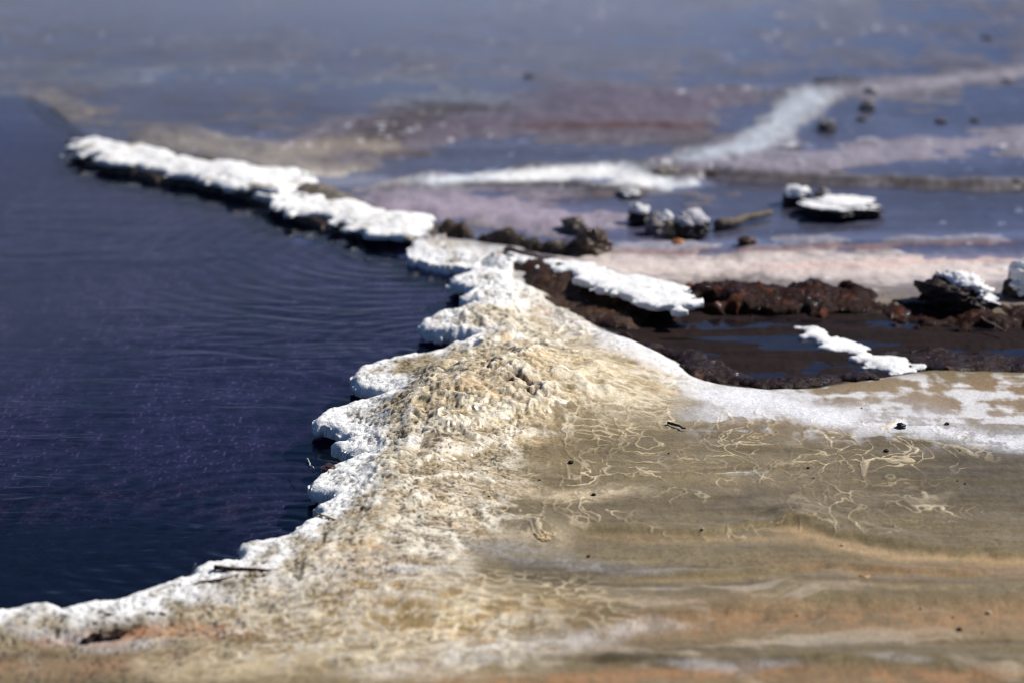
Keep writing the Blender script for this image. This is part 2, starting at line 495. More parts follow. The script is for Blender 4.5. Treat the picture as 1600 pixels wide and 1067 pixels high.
def crack_area(px, py, f):
    a = np.zeros_like(px)
    for pts, rx, ry in (([(880, 680), (1010, 670), (1110, 665), (1160, 690)], 90, 36), ([(900, 745), (1020, 750), (1100, 740)], 90, 28),
                        ([(1270, 710), (1330, 700), (1420, 690)], 80, 34), ([(1330, 770), (1400, 750)], 80, 30),
                        ([(1180, 660), (1230, 650)], 40, 14), ([(1180, 830), (1420, 800)], 120, 10), ([(700, 790), (860, 800)], 90, 26)):
        a = np.maximum(a, ss(1.7, .7, seg_d(pts, px, py, rx, ry) + f * 1.1))
    return a


def relief(x, y, z, dpool):
    """honeycomb and crack crests (real relief) shared by ground and crust"""
    px, py = proj(x, y, z)
    f1 = fbm(x * 9, y * 6, 41, 3)
    wx = fbm(x * 14, y * 9, 42, 3) * .9
    wy = fbm(x * 14, y * 9, 43, 3) * .9
    e, c = voro(x * 25 + wx * 1.3, y * 42 + wy * 1.3, 51)
    ha = honey_area(px, py, f1)
    wx = fbm(x * 4, y * 3.0, 44, 3, .5) * 1.9
    wy = fbm(x * 4, y * 3.0, 45, 3, .5) * 1.9
    jx = fbm(x * 42, y * 30, 54, 2) * .16
    jy = fbm(x * 42, y * 30, 55, 2) * .16
    e2, _ = voro(x * 8.5 + wx + jx, y * 5.2 + wy + jy, 52)
    e3, _ = voro(x * 20 + wx * 2, y * 9 + wy * 2 + jy * 2, 53)
    gate = ss(-.38, -.02, fbm(x * 5, y * 3, 46, 3))
    gate2 = ss(-.15, .12, fbm(x * 5 + 9, y * 3, 47, 3))
    ca = crack_area(px, py, f1)
    wv = .8 * np.clip(.7 + .9 * fbm(x * 11, y * 7, 58, 3), .45, 1.05)
    k = np.maximum(ss(.10 * wv, .02 * wv, e2) * gate, ss(.12 * wv, .03, e3) * gate2 * .75)
    k = np.maximum(k, .24 * ss(.09, .03, e3)) * ca
    ha = ha * ss(-.35, .15, fbm(x * 8, y * 6, 48, 3))
    mm = ss(1.2, .5, seg_d([(800, 500), (800, 580), (720, 680), (650, 800), (590, 900), (480, 960), (760, 980)], px, py, 150, 70) + f1 * .5)
    rg = np.clip(1 - np.abs(fbm(x * 6.5 + wx * .3, y * 7 + wy * .3, 49, 4, .55)) * 3.2, 0, 1)
    lm = lumps(x * 58 + wx, y * 52 + wy, 56)
    pt = ss(.10, .36, fbm(x * 62, y * 58, 57, 3, .6))
    rz = ss(.4, .0, e) * ha * .0026 * (.7 + f1) + k * .0019 + mm * (1 - .72 * ss(640, 860, py)) * (rg * rg * .0085 + lm * .0016 - pt * .0028)
    relief.rg, relief.pt, relief.mm = rg, pt, mm * (1 - .55 * ss(830, 920, py))
    return rz, (e, ha), k


def popcorn(x, y, d):
    """knobbly crust relief, strongest at the free edge"""
    k = ss(.20, .02, d)
    q = fbm(x * 30, y * 30, 60, 3)
    b1 = lumps(x * 42 + q, y * 36 + q, 61)
    b2 = lumps(x * 120 + q * 2, y * 105 - q * 2, 62)
    m = .5 + .5 * ss(-.1, .3, q)
    sp_ = ss(.12, .32, fbm(x * 115, y * 90, 36, 3, .7) + fbm(x * 26, y * 13, 33, 4) * .5) * ss(.0, .04, d)
    return -.0035 * sp_ + (k * (b1 * .0060 * m + b2 * .0030) + (1 - k) * (b1 * .0014 * m + b2 * .0012)) + fbm(x * 14, y * 11, 65, 3) * .004 * k


# ------------------------------------------------------------------ materials
def new_mat(name):
    m = bpy.data.materials.new(name)
    m.use_nodes = True
    nt = m.node_tree
    return m, nt, nt.nodes['Principled BSDF']


def N(nt, t, **kw):
    n = nt.nodes.new(t)
    for k, v in kw.items():
        if k.startswith('i_'):
            n.inputs[k[2:].replace('_', ' ')].default_value = v
        else:
            setattr(n, k, v)
    return n


def mineral(name, rough=.75, wetrough=.28, bump=.35, scale=260.0, spec=.4, contrast=.35, spots=0):
    m, nt, b = new_mat(name)
    L = nt.links.new
    a = N(nt, 'ShaderNodeAttribute', attribute_name='tint')
    w = N(nt, 'ShaderNodeAttribute', attribute_name='wet')
    pos = N(nt, 'ShaderNodeNewGeometry')
    n1 = N(nt, 'ShaderNodeTexNoise', i_Scale=scale, i_Detail=4.0, i_Roughness=.65)
    n2 = N(nt, 'ShaderNodeTexNoise', i_Scale=scale * .22, i_Detail=5.0, i_Roughness=.6)
    L(pos.outputs['Position'], n1.inputs['Vector']); L(pos.outputs['Position'], n2.inputs['Vector'])
    mr = N(nt, 'ShaderNodeMapRange')
    mr.inputs[1].default_value = .3; mr.inputs[2].default_value = .7
    mr.inputs[3].default_value = 1 - contrast; mr.inputs[4].default_value = 1 + contrast * .6
    L(n1.outputs[0], mr.inputs[0])
    mul = N(nt, 'ShaderNodeMix', data_type='RGBA', blend_type='MULTIPLY')
    mul.inputs[0].default_value = 1.0
    L(a.outputs['Color'], mul.inputs[6]); L(mr.outputs[0], mul.inputs[7])
    L(mul.outputs[2], b.inputs['Base Color'])
    rr = N(nt, 'ShaderNodeMapRange')
    rr.inputs[3].default_value = rough; rr.inputs[4].default_value = wetrough
    L(w.outputs['Fac'], rr.inputs[0]); L(rr.outputs[0], b.inputs['Roughness'])
    sr = N(nt, 'ShaderNodeMapRange')
    sr.inputs[3].default_value = spec * .3; sr.inputs[4].default_value = spec
    L(w.outputs['Fac'], sr.inputs[0]); L(sr.outputs[0], b.inputs['Specular IOR Level'])
    if spots:
        ns = N(nt, 'ShaderNodeTexNoise', i_Scale=spots, i_Detail=2.0)
        L(pos.outputs['Position'], ns.inputs['Vector'])
        sm = N(nt, 'ShaderNodeMapRange'); sm.inputs[1].default_value = .60; sm.inputs[2].default_value = .66
        L(ns.outputs[0], sm.inputs[0])
        for src, sock, val in ((rr, 'Roughness', .07), (sr, 'Specular IOR Level', 1.0)):
            mx = N(nt, 'ShaderNodeMix'); mx.inputs[3].default_value = val
            L(sm.outputs[0], mx.inputs[0]); L(src.outputs[0], mx.inputs[2]); L(mx.outputs[0], b.inputs[sock])
    ad = N(nt, 'ShaderNodeMath', operation='ADD'); L(n1.outputs[0], ad.inputs[0])
    m3 = N(nt, 'ShaderNodeMath', operation='MULTIPLY'); m3.inputs[1].default_value = 2.5
    L(n2.outputs[0], m3.inputs[0]); L(m3.outputs[0], ad.inputs[1])
    bp = N(nt, 'ShaderNodeBump', i_Strength=bump, i_Distance=.004)
    bs = N(nt, 'ShaderNodeMapRange'); bs.inputs[3].default_value = bump; bs.inputs[4].default_value = bump * (.3 if name == 'mineral_ground' else 1)
    L(w.outputs['Fac'], bs.inputs[0]); L(bs.outputs[0], bp.inputs['Strength'])
    L(ad.outputs[0], bp.inputs['Height']); L(bp.outputs[0], b.inputs['Normal'])
    return m


M_GROUND = mineral('mineral_ground', bump=.28)
M_CRUST = mineral('salt_crust', rough=.85, wetrough=.6, bump=.5, spec=.25, contrast=.22)
M_ALGAE = mineral('wet_weed', rough=.6, wetrough=.2, bump=.9, scale=190, spec=.22, contrast=.6, spots=70.0)
M_ROCK = mineral('wet_rock', rough=.6, wetrough=.22, bump=.8, scale=120, spec=.5, contrast=.5, spots=50.0)


def water_mat(name, tint, bump_d, rough, rings=()):
    m, nt, b = new_mat(name)
    nt.nodes.remove(b)
    L = nt.links.new
    out = nt.nodes['Material Output']
    pos = N(nt, 'ShaderNodeNewGeometry')
    mp = N(nt, 'ShaderNodeMapping')
    mp.inputs['Rotation'].default_value = (0, 0, math.radians(24))
    mp.inputs['Scale'].default_value = (4.0, 11.0, 1)
    L(pos.outputs['Position'], mp.inputs['Vector'])
    n1 = N(nt, 'ShaderNodeTexNoise', i_Scale=1.0, i_Detail=3.0, i_Roughness=.5, i_Distortion=.6)
    L(mp.outputs[0], n1.inputs['Vector'])
    mp2 = N(nt, 'ShaderNodeMapping')
    mp2.inputs['Rotation'].default_value = (0, 0, math.radians(-9))
    mp2.inputs['Scale'].default_value = (16.0, 60.0, 1)
    L(pos.outputs['Position'], mp2.inputs['Vector'])
    n2 = N(nt, 'ShaderNodeTexNoise', i_Scale=1.0, i_Detail=3.0, i_Roughness=.5, i_Distortion=.8)
    L(mp2.outputs[0], n2.inputs['Vector'])
    mm = N(nt, 'ShaderNodeMath', operation='MULTIPLY_ADD'); mm.inputs[1].default_value = .12
    L(n2.outputs[0], mm.inputs[0]); L(n1.outputs[0], mm.inputs[2])
    pn = N(nt, 'ShaderNodeTexNoise', i_Scale=1.3, i_Detail=2.0)
    L(pos.outputs['Position'], pn.inputs['Vector'])
    pr = N(nt, 'ShaderNodeMapRange'); pr.inputs[1].default_value = .38; pr.inputs[2].default_value = .62
    pr.inputs[3].default_value = .12; pr.inputs[4].default_value = 1.5
    L(pn.outputs[0], pr.inputs[0])
    pm = N(nt, 'ShaderNodeMath', operation='MULTIPLY'); L(mm.outputs[0], pm.inputs[0]); L(pr.outputs[0], pm.inputs[1])
    acc = pm.outputs[0]
    for cx, cy, fq, reach, amp in rings:
        sb = N(nt, 'ShaderNodeVectorMath', operation='DISTANCE'); sb.inputs[1].default_value = (cx, cy, 0)
        L(pos.outputs['Position'], sb.inputs[0])
        a1 = N(nt, 'ShaderNodeMath', operation='MULTIPLY_ADD'); a1.inputs[1].default_value = fq
        wob = N(nt, 'ShaderNodeMath', operation='MULTIPLY'); wob.inputs[1].default_value = 9.0
        L(n1.outputs[0], wob.inputs[0])
        L(sb.outputs['Value'], a1.inputs[0]); L(wob.outputs[0], a1.inputs[2])
        a2 = N(nt, 'ShaderNodeMath', operation='SINE'); L(a1.outputs[0], a2.inputs[0])
        a3 = N(nt, 'ShaderNodeMapRange'); a3.inputs[1].default_value = .05; a3.inputs[2].default_value = reach
        a3.inputs[3].default_value = amp; a3.inputs[4].default_value = 0
        L(sb.outputs['Value'], a3.inputs[0])
        a4 = N(nt, 'ShaderNodeMath', operation='MULTIPLY_ADD'); L(a2.outputs[0], a4.inputs[0]); L(a3.outputs[0], a4.inputs[1]); L(acc, a4.inputs[2])
        acc = a4.outputs[0]
    bp = N(nt, 'ShaderNodeBump', i_Strength=1.0, i_Distance=bump_d)
    L(acc, bp.inputs['Height'])
    fr = N(nt, 'ShaderNodeFresnel', i_IOR=1.33); L(bp.outputs[0], fr.inputs['Normal'])
    # the same reflectance from below the surface as from above it (a thin sheet without total reflection)
    io = N(nt, 'ShaderNodeMapRange'); io.inputs[3].default_value = 1.33; io.inputs[4].default_value = 1 / 1.33
    L(pos.outputs['Backfacing'], io.inputs[0]); L(io.outputs[0], fr.inputs['IOR'])
    tr = N(nt, 'ShaderNodeBsdfTransparent'); tr.inputs[0].default_value = (*tint, 1)
    gl = N(nt, 'ShaderNodeBsdfGlossy', i_Roughness=rough); L(bp.outputs[0], gl.inputs['Normal'])
    mx = N(nt, 'ShaderNodeMixShader')
    L(fr.outputs[0], mx.inputs[0]); L(tr.outputs[0], mx.inputs[1]); L(gl.outputs[0], mx.inputs[2])
    L(mx.outputs[0], out.inputs['Surface'])
    return m


M_POOL = water_mat('pool_water', (.46, .54, .86), .0030, .03,
                   [(*P(640, 392), 110, 1.0, .14), (*P(430, 842), 130, .7, .14), (*P(690, 540), 130, .5, .12)])
M_SHALLOW = water_mat('shallow_water', (.70, .74, .86), .0018, .06)


# ------------------------------------------------------------------ mesh helpers
def link_mesh(name, verts, faces, mat, tint=None, wet=None, parent=None, smooth=True):
    """verts (n,3), faces (m,4) or (m,3) arrays -> ONE mesh object"""
    me = bpy.data.meshes.new(name)
    verts = np.asarray(verts, np.float32); faces = np.asarray(faces, np.int32)
    k = faces.shape[1]
    me.vertices.add(len(verts)); me.vertices.foreach_set('co', verts.ravel())
    me.loops.add(faces.size); me.loops.foreach_set('vertex_index', faces.ravel())
    me.polygons.add(len(faces))
    me.polygons.foreach_set('loop_start', np.arange(0, faces.size, k, dtype=np.int32))
    me.polygons.foreach_set('loop_total', np.full(len(faces), k, np.int32))
    me.update(calc_edges=True)
    me.validate()
    me.polygons.foreach_set('use_smooth', np.full(len(me.polygons), smooth, bool))
    if tint is not None:
        at = me.attributes.new('tint', 'FLOAT_COLOR', 'POINT')
        at.data.foreach_set('color', np.concatenate([tint, np.ones((len(tint), 1))], 1).astype(np.float32).ravel())
        if wet is None:
            wet = np.zeros(len(tint))
        at = me.attributes.new('wet', 'FLOAT', 'POINT')
        at.data.foreach_set('value', np.asarray(wet, np.float32))
    me.materials.append(mat)
    o = bpy.data.objects.new(name, me)
    C.objects.link(o)
    if parent is not None:
        o.parent = parent
    return o


def tag(o, label=None, cat=None, group=None, kind=None):
    if label: o['label'] = label
    if cat: o['category'] = cat
    if group: o['group'] = group
    if kind: o['kind'] = kind
    return o


def empty(name, loc):
    o = bpy.data.objects.new(name, None)
    o.location = loc
    o.empty_display_size = .05
    C.objects.link(o)
    return o


def grid_faces(nr, nc, mask=None):
    i = np.arange(nr * nc).reshape(nr, nc)
    q = np.stack([i[:-1, :-1], i[:-1, 1:], i[1:, 1:], i[1:, :-1]], -1).reshape(-1, 4)
    if mask is not None:
        q = q[mask.reshape(-1)]
    return q


def axis(*segs):
    out = []
    for a, b, s in segs:
        out.append(np.arange(a, b, s))
    return np.concatenate(out)


# ------------------------------------------------------------------ ground
rows = axis((-560, -200, 20), (-200, -30, 6), (-30, 400, 2.2), (400, 470, 1.25), (470, 820, .85), (820, 900, 1.25), (900, 1090, 2.2), (1090, 1500, 10), (1500, 4200, 60))
rows = np.concatenate([[-640, -630, -600], rows])
cols = axis((-3200, -900, 60), (-900, -40, 16), (-40, 1640, 1.7), (1640, 2500, 16), (2500, 4800, 60))
PX, PY = np.meshgrid(cols, rows)
X, Y = unproj(PX.ravel(), PY.ravel(), 0.0)
DP = sdf(POOL, X, Y)
Z = H(X, Y, DP)
RZ, HON, CR = relief(X, Y, Z, DP)
land = ss(-.06, -.09, DP)
Z = Z + RZ * land
fl = .45 + .55 * ss(.030, .045, Z)
_fx, _fy = proj(X, Y, Z)
fl = np.where(_fy < 440, .22, fl)
fine = (fbm(X * 60, Y * 40, 71, 3) * .0016 + fbm(X * 22, Y * 14, 72, 3) * .003) * fl
Z = Z + fine * land * ss(12, 8, Y)
# torn, pitted hollow in the flank of the mound
qx, qy = proj(X, Y, Z)
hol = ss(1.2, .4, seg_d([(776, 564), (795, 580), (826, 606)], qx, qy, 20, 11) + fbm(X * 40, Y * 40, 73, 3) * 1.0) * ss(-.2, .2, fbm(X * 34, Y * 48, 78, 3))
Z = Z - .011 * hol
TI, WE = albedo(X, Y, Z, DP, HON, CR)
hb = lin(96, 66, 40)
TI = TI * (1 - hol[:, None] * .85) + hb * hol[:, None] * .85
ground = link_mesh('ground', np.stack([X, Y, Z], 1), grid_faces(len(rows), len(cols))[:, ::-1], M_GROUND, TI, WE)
tag(ground, kind='structure')

# ------------------------------------------------------------------ water: the pool and the shallows beyond
wr = np.concatenate([[-640, -600], axis((-560, -30, 20), (-30, 1090, 9), (1090, 1600, 30), (1600, 4200, 130))])
wc = axis((-3200, -40, 90), (-40, 1640, 12), (1640, 4800, 90))
QX, QY = np.meshgrid(wc, wr)
x, y = unproj(QX.ravel(), QY.ravel(), 0.0)
zl = H(x, y, drop=False).reshape(QX.shape)
dp = sdf(POOL, x, y).reshape(QX.shape)


def cell(a, f):
    return f(f(a[:-1, :-1], a[:-1, 1:]), f(a[1:, :-1], a[1:, 1:]))


is_pool = cell(dp, np.maximum) > -.03
shal = (~is_pool) & (cell(zl, np.minimum) < .012)
V = np.stack([x, y, np.zeros_like(x)], 1)


def sheet(name, mask, mat):
    f = grid_faces(len(wr), len(wc), mask)[:, ::-1]
    used, inv = np.unique(f, return_inverse=True)
    return tag(link_mesh(name, V[used], inv.reshape(-1, 4), mat), kind='structure')


sheet('pool_water', is_pool, M_POOL)
sheet('shallow_water', shal, M_SHALLOW)


# ------------------------------------------------------------------ crusts and mats: closed slabs with a ragged free edge
def slab(name, outline, cs, topf, botf, colf, mat, rag=.006, ragscale=40, parent=None, seed=0, keep=None):
    x0, y0 = outline.min(0) - 3 * cs
    x1, y1 = outline.max(0) + 3 * cs
    gx = np.arange(x0, x1, cs); gy = np.arange(y0, y1, cs)
    nx, ny = len(gx), len(gy)
    xx, yy = np.meshgrid(gx, gy)
    x = xx.ravel(); y = yy.ravel()
    d = sdf(outline, x, y) + rag * fbm(x * ragscale, y * ragscale, 80 + seed, 3) * 1.6
    D = d.reshape(ny, nx)
    if keep is not None:
        D = np.minimum(D, keep(x, y).reshape(ny, nx))
        d = D.ravel()
    gyy, gxx = np.gradient(D, cs)
    gl = np.hypot(gxx, gyy) + 1e-6
    cell_in = cell(D, np.maximum) > 0
    mv = (d < 0)
    x = x - np.where(mv, (gxx / gl).ravel() * np.clip(d, -1.5 * cs, 0), 0)
    y = y - np.where(mv, (gyy / gl).ravel() * np.clip(d, -1.5 * cs, 0), 0)
    d = np.maximum(d, 0)
    f = grid_faces(ny, nx, cell_in)
    used, inv = np.unique(f, return_inverse=True)
    f = inv.reshape(-1, 4)
    x, y, d = x[used], y[used], d[used]
    zt = topf(x, y, d)
    zb = np.minimum(botf(x, y, d), zt)
    n = len(x)
    tint, wet = colf(x, y, zt, d)
    tb = tint * .999
    v = np.concatenate([np.stack([x, y, zt], 1), np.stack([x, y, zb], 1)])
    faces = np.concatenate([f, f[:, ::-1] + n])
    # close the rim where top and bottom do not meet
    e = np.concatenate([f[:, [0, 1]], f[:, [1, 2]], f[:, [2, 3]], f[:, [3, 0]]])
    key = np.sort(e, 1); k = key[:, 0].astype(np.int64) * n + key[:, 1]
    u, idx, cnt = np.unique(k, return_index=True, return_counts=True)
    be = e[idx[cnt == 1]]
    faces = np.concatenate([faces, np.stack([be[:, 1], be[:, 0], be[:, 0] + n, be[:, 1] + n], 1)])
    return link_mesh(name, v, faces, mat, np.concatenate([tint, tb]), np.concatenate([wet, wet]), parent)


def lip(d, w):
    t = np.clip(d / w, 0, 1)
    return np.sqrt(np.clip(1 - (1 - t) ** 2, 0, 1))


# main rim along the pool
inner = [(636, 386), (655, 370), (700, 368), (745, 380), (770, 393), (795, 390), (810, 404), (818, 425), (825, 470), (830, 520), (800, 545), (770, 570),
         (740, 600), (700, 640), (680, 690), (670, 740), (660, 790), (640, 850), (600, 890), (520, 930), (420, 960), (300, 985), (150, 1000), (0, 1010), (-300, 1060), (-900, 1240), (-2600, 1600)]
rim_poly = np.concatenate([shore_w[1:], poly(inner, .03)[:-1]])


def rim_top(x, y, d):
    dp = sdf(POOL, x, y)
    h = H(x, y, dp, drop=False)
    dd = -dp
    rz, rim_top.hon, rim_top.cr = relief(x, y, h, dp)
    t = .009 * ss(.22, .10, dd) - .006 * ss(.10, .26, dd)
    inner_fade = ss(.0, .05, d + .05 * (dd < .08))
    t = t * inner_fade - .008 * (1 - inner_fade)
    pc = popcorn(x, y, dd) * inner_fade
    ztop = h + t + pc + rz
    mid_ = .022
    return mid_ + (ztop - mid_) * lip(np.maximum(dd, 0) + .0005, .017)


def rim_bot(x, y, d):
    dp = sdf(POOL, x, y)
    h = H(x, y, dp, drop=False)
    return np.minimum(.022 - .008 * lip(np.maximum(-dp, 0), .02), h - .010)


def rim_col(x, y, z, d):
    return albedo(x, y, z, sdf(POOL, x, y), rim_top.hon, rim_top.cr, True)


rim = slab('shore_crust', rim_poly, .0028, rim_top, rim_bot, rim_col, M_CRUST, rag=.010, ragscale=30)
tag(rim, 'long knobbly white salt rim with a scalloped edge overhanging the dark pool', 'mineral crust')


def flatcol(rgb, var=.15, rgb2=None, thr=.2, wet=0.0, sc=30):
    a = lin(*rgb)

    def f(x, y, z, d):
        n = fbm(x * sc, y * sc, 91, 4)
        c = a[None, :] * (1 + var * n)[:, None]
        if rgb2 is not None:
            k = ss(thr, thr + .2, fbm(x * sc * .6, y * sc * .6, 92, 3))
            c = c * (1 - k)[:, None] + lin(*rgb2)[None, :] * k[:, None]
        return np.clip(c, .003, .9), np.full(len(x), wet)
    return f


def ledge(label, top_px, bank_px, zt, base_px):
    """a far stretch of rim: white crust on a dark wet bank"""
    cx, cy = P(*base_px)
    root = empty('sinter_ledge', (cx, cy, 0))
    off = np.array([cx, cy])

    def shift(fn):
        return lambda x, y, d: fn(x + cx, y + cy, d)
    tp = poly(top_px, zt - .006) - off
    bp = poly(bank_px, 0.0) - off

    def top(x, y, d):
        pc = lumps(x * 24, y * 20, 63) * .008 + lumps(x * 65, y * 60, 64) * .004 + fbm(x * 5, y * 4, 94, 3) * .016 - .004
        return zt - .012 + (.012 + pc) * lip(d + .0005, .07)

    def bot(x, y, d):
        return zt - .012 - .006 * lip(d, .03)
    slab('crust', tp, .005, top, bot, flatcol((254, 254, 254), .06, (196, 186, 170), .22), M_CRUST, rag=.050, ragscale=12, parent=root)

    def btop(x, y, d):
        return (zt - .014) * lip(d + .002, .035) + fbm(x * 30, y * 30, 66, 3) * .008 * lip(d, .02)
    slab('bank', bp, .006, btop, lambda x, y, d: np.full(len(x), -.06), flatcol((74, 62, 54), .5, wet=.4), M_ROCK, rag=.014, ragscale=20, parent=root)
    tag(root, label, 'mineral ledge')
    return root


ledge('longest far white crust ledge on a dark bank, its tip reaching out into the pool',
      [(118, 219), (150, 222), (240, 229), (290, 250), (380, 259), (450, 266), (500, 284), (470, 300), (445, 314), (425, 312), (395, 298), (350, 289), (300, 282), (275, 272), (240, 267), (195, 256), (150, 250), (120, 240), (110, 228)],
      [(105, 225), (118, 222), (240, 236), (300, 252), (400, 265), (480, 285), (470, 300), (440, 334), (400, 316), (350, 303), (300, 293), (240, 286), (165, 266), (110, 248)], .034, (300, 280))
ledge('second far white crust ledge, shorter, between the dark dome and the shore corner',
      [(435, 313), (475, 304), (525, 314), (575, 320), (600, 334), (670, 343), (685, 352), (665, 364), (640, 370), (600, 368), (555, 366), (530, 346), (500, 336), (450, 334), (433, 322)],
      [(430, 325), (480, 315), (580, 330), (660, 350), (700, 362), (680, 378), (645, 378), (590, 376), (540, 368), (480, 351), (435, 337)], .032, (560, 350))


# dome of grey mud behind the second ledge, and the dark ridge joining it to the spit
def mound_thing(name, label, cat, px, zt, rgb, mat=M_ROCK, cs=.007, w=.12, lump=.010, wet=.3, rgb2=None, rag=.02, thr=.2, base=-.03):
    pl = poly(px, 0.0)
    c = pl.mean(0)

    def top(x, y, d):
        return base + (zt - base) * lip(d + .001, w) + (billow(x * 16, y * 16, 67, 3) - .3) * lump * lip(d, w * .5)
    o = slab(name, pl - c, cs, top, lambda x, y, d: np.full(len(x), base - .02), flatcol(rgb, .45, rgb2, thr, wet), mat, rag=rag, ragscale=14)
    o.location = (c[0], c[1], 0)
    return tag(o, label, cat)


mound_thing('mud_dome', 'low grey brown mud dome just behind the second far white ledge', 'mud dome',
            [(412, 308), (440, 300), (500, 296), (550, 304), (600, 330), (640, 350), (560, 345), (480, 330), (430, 322)], .045, (116, 108, 98), w=.2, lump=.012)
mound_thing('weed_ridge', 'narrow dark brown lumpy ridge behind the shore corner with pale glints', 'weed ridge',
            [(668, 366), (720, 372), (800, 388), (870, 402), (935, 412), (950, 408), (930, 396), (860, 388), (760, 372), (700, 358)], .035, (74, 60, 48), M_ALGAE, w=.06, lump=.02, wet=.7, rgb2=(140, 124, 100))


# white spit and tongue on the right
def crust_thing(name, label, px, zt, cs=.004, warm=(250, 251, 253), rgb2=(206, 200, 186), thr=.32):
    pl = poly(px, zt)
    c = pl.mean(0)

    def top(x, y, d):
        h = np.maximum(H(x + c[0], y + c[1], drop=False), zt - .02)
        return zt - .008 + (np.clip(h - zt, -.004, .004) + .008 + lumps(x * 30, y * 22, 68) * .003 + lumps(x * 80, y * 60, 69) * .0022 + fbm(x * 8, y * 6, 68, 3) * .006) * lip(d + .0005, .03)
    o = slab(name, pl - c, cs, top, lambda x, y, d: zt - .008 - .010 * lip(d, .02), flatcol(warm, .08, rgb2, thr), M_CRUST, rag=.034, ragscale=16)
    o.location = (c[0], c[1], 0)
    return tag(o, label, 'mineral crust')


crust_thing('sinter_spit', 'white crust tongue above the brown weed slope, reaching right from the shore corner',
            [(800, 394), (855, 402), (919, 410), (982, 423), (1046, 437), (1088, 456), (1092, 470), (1062, 483), (1040, 474), (1014, 475), (982, 462), (950, 456), (919, 440), (887, 424), (855, 413), (804, 402)], .052)
crust_thing('sinter_tongue', 'small white crust strip lying between two patches of dark weed',
            [(1247, 506), (1277, 511), (1311, 526), (1349, 534), (1367, 552), (1412, 554), (1436, 560), (1452, 572), (1400, 580), (1360, 572), (1330, 560), (1337, 554), (1289, 541), (1262, 528)], .008, thr=.5)


# dark weed
def weed(name, label, px, zfun, wet=.6, rgb=(58, 34, 22), rgb2=(98, 62, 36), cs=.0055, rag=.02, thr=.25, lump=.010, w=.05):
    pl = poly(px, .01)
    c = pl.mean(0)

    def top(x, y, d):
        h = zfun(x + c[0], y + c[1])
        return h - .004 + (.008 + lumps(x * 30 + fbm(x * 40, y * 40, 75, 2), y * 26, 70) * lump * .6 + lumps(x * 85, y * 70, 71) * lump * .45 + fbm(x * 160, y * 140, 76, 2) * lump * .25 + fbm(x * 9, y * 7, 74, 3) * lump * .9) * lip(d + .0005, w)

    def bot(x, y, d):
        return zfun(x + c[0], y + c[1]) - .03
    o = slab(name, pl - c, cs, top, bot, flatcol(rgb, .5, rgb2, thr, wet), M_ALGAE, rag=rag, ragscale=18, seed=3)
    o.location = (c[0], c[1], 0)
    return tag(o, label, 'weed mat')


def Hn(x, y):
    return H(x, y, drop=False)


weed('weed_mat', 'glinting wet brown weed covering the slope right below the white tongue',
     [(790, 404), (880, 424), (950, 452), (1003, 474), (1040, 488), (1010, 500), (1000, 512), (950, 510), (900, 500), (880, 490), (840, 457), (795, 428), (784, 416)], Hn, wet=.75, rgb=(70, 48, 32), rgb2=(104, 74, 44), thr=.25)
weed('weed_mat', 'dark weed patch bordering the white band behind the mound, left of the small white strip',
     [(890, 500), (940, 512), (1010, 545), (1075, 578), (1112, 594), (1169, 597), (1195, 607), (1232, 611), (1277, 605), (1319, 598), (1371, 596), (1379, 584), (1330, 580), (1250, 590), (1190, 582), (1120, 568), (1080, 548), (1010, 530), (960, 515)],
     lambda x, y: np.maximum(Hn(x, y), -.001), rgb=(42, 23, 14), rgb2=(76, 44, 25), rag=.03)
weed('weed_mat', 'dark weed patch at the right edge, right of the small white strip',
     [(1378, 560), (1420, 569), (1461, 575), (1499, 584), (1525, 579), (1562, 577), (1640, 581), (1800, 590), (1800, 550), (1640, 548), (1560, 550), (1480, 546), (1400, 547), (1370, 552)],
     lambda x, y: np.maximum(Hn(x, y), -.001), rgb=(42, 23, 14), rgb2=(76, 44, 25), rag=.03)


def bankz(x, y):
    px, py = proj(x, y, np.full_like(x, .02))
    return .024 * ss(1050, 1090, px) * ss(490, 462, py) * (1 - .3 * ss(1320, 1420, px)) - .004 + .014 * fbm(x * 5, y * 4, 79, 4)


weed('weed_bank', 'raised bank of dark reddish brown weed along the front of the pale pink flat',
     [(1043, 452), (1075, 456), (1101, 450), (1127, 448), (1184, 456), (1255, 458), (1319, 456), (1349, 465), (1424, 480), (1480, 482), (1640, 480), (1900, 490), (1900, 520), (1640, 512), (1469, 506), (1424, 500), (1337, 487), (1262, 487), (1150, 485), (1094, 476), (1050, 470)],
     bankz, rgb=(46, 22, 14), rgb2=(98, 50, 28), thr=.18, lump=.016, wet=.15, w=.08, rag=.06)


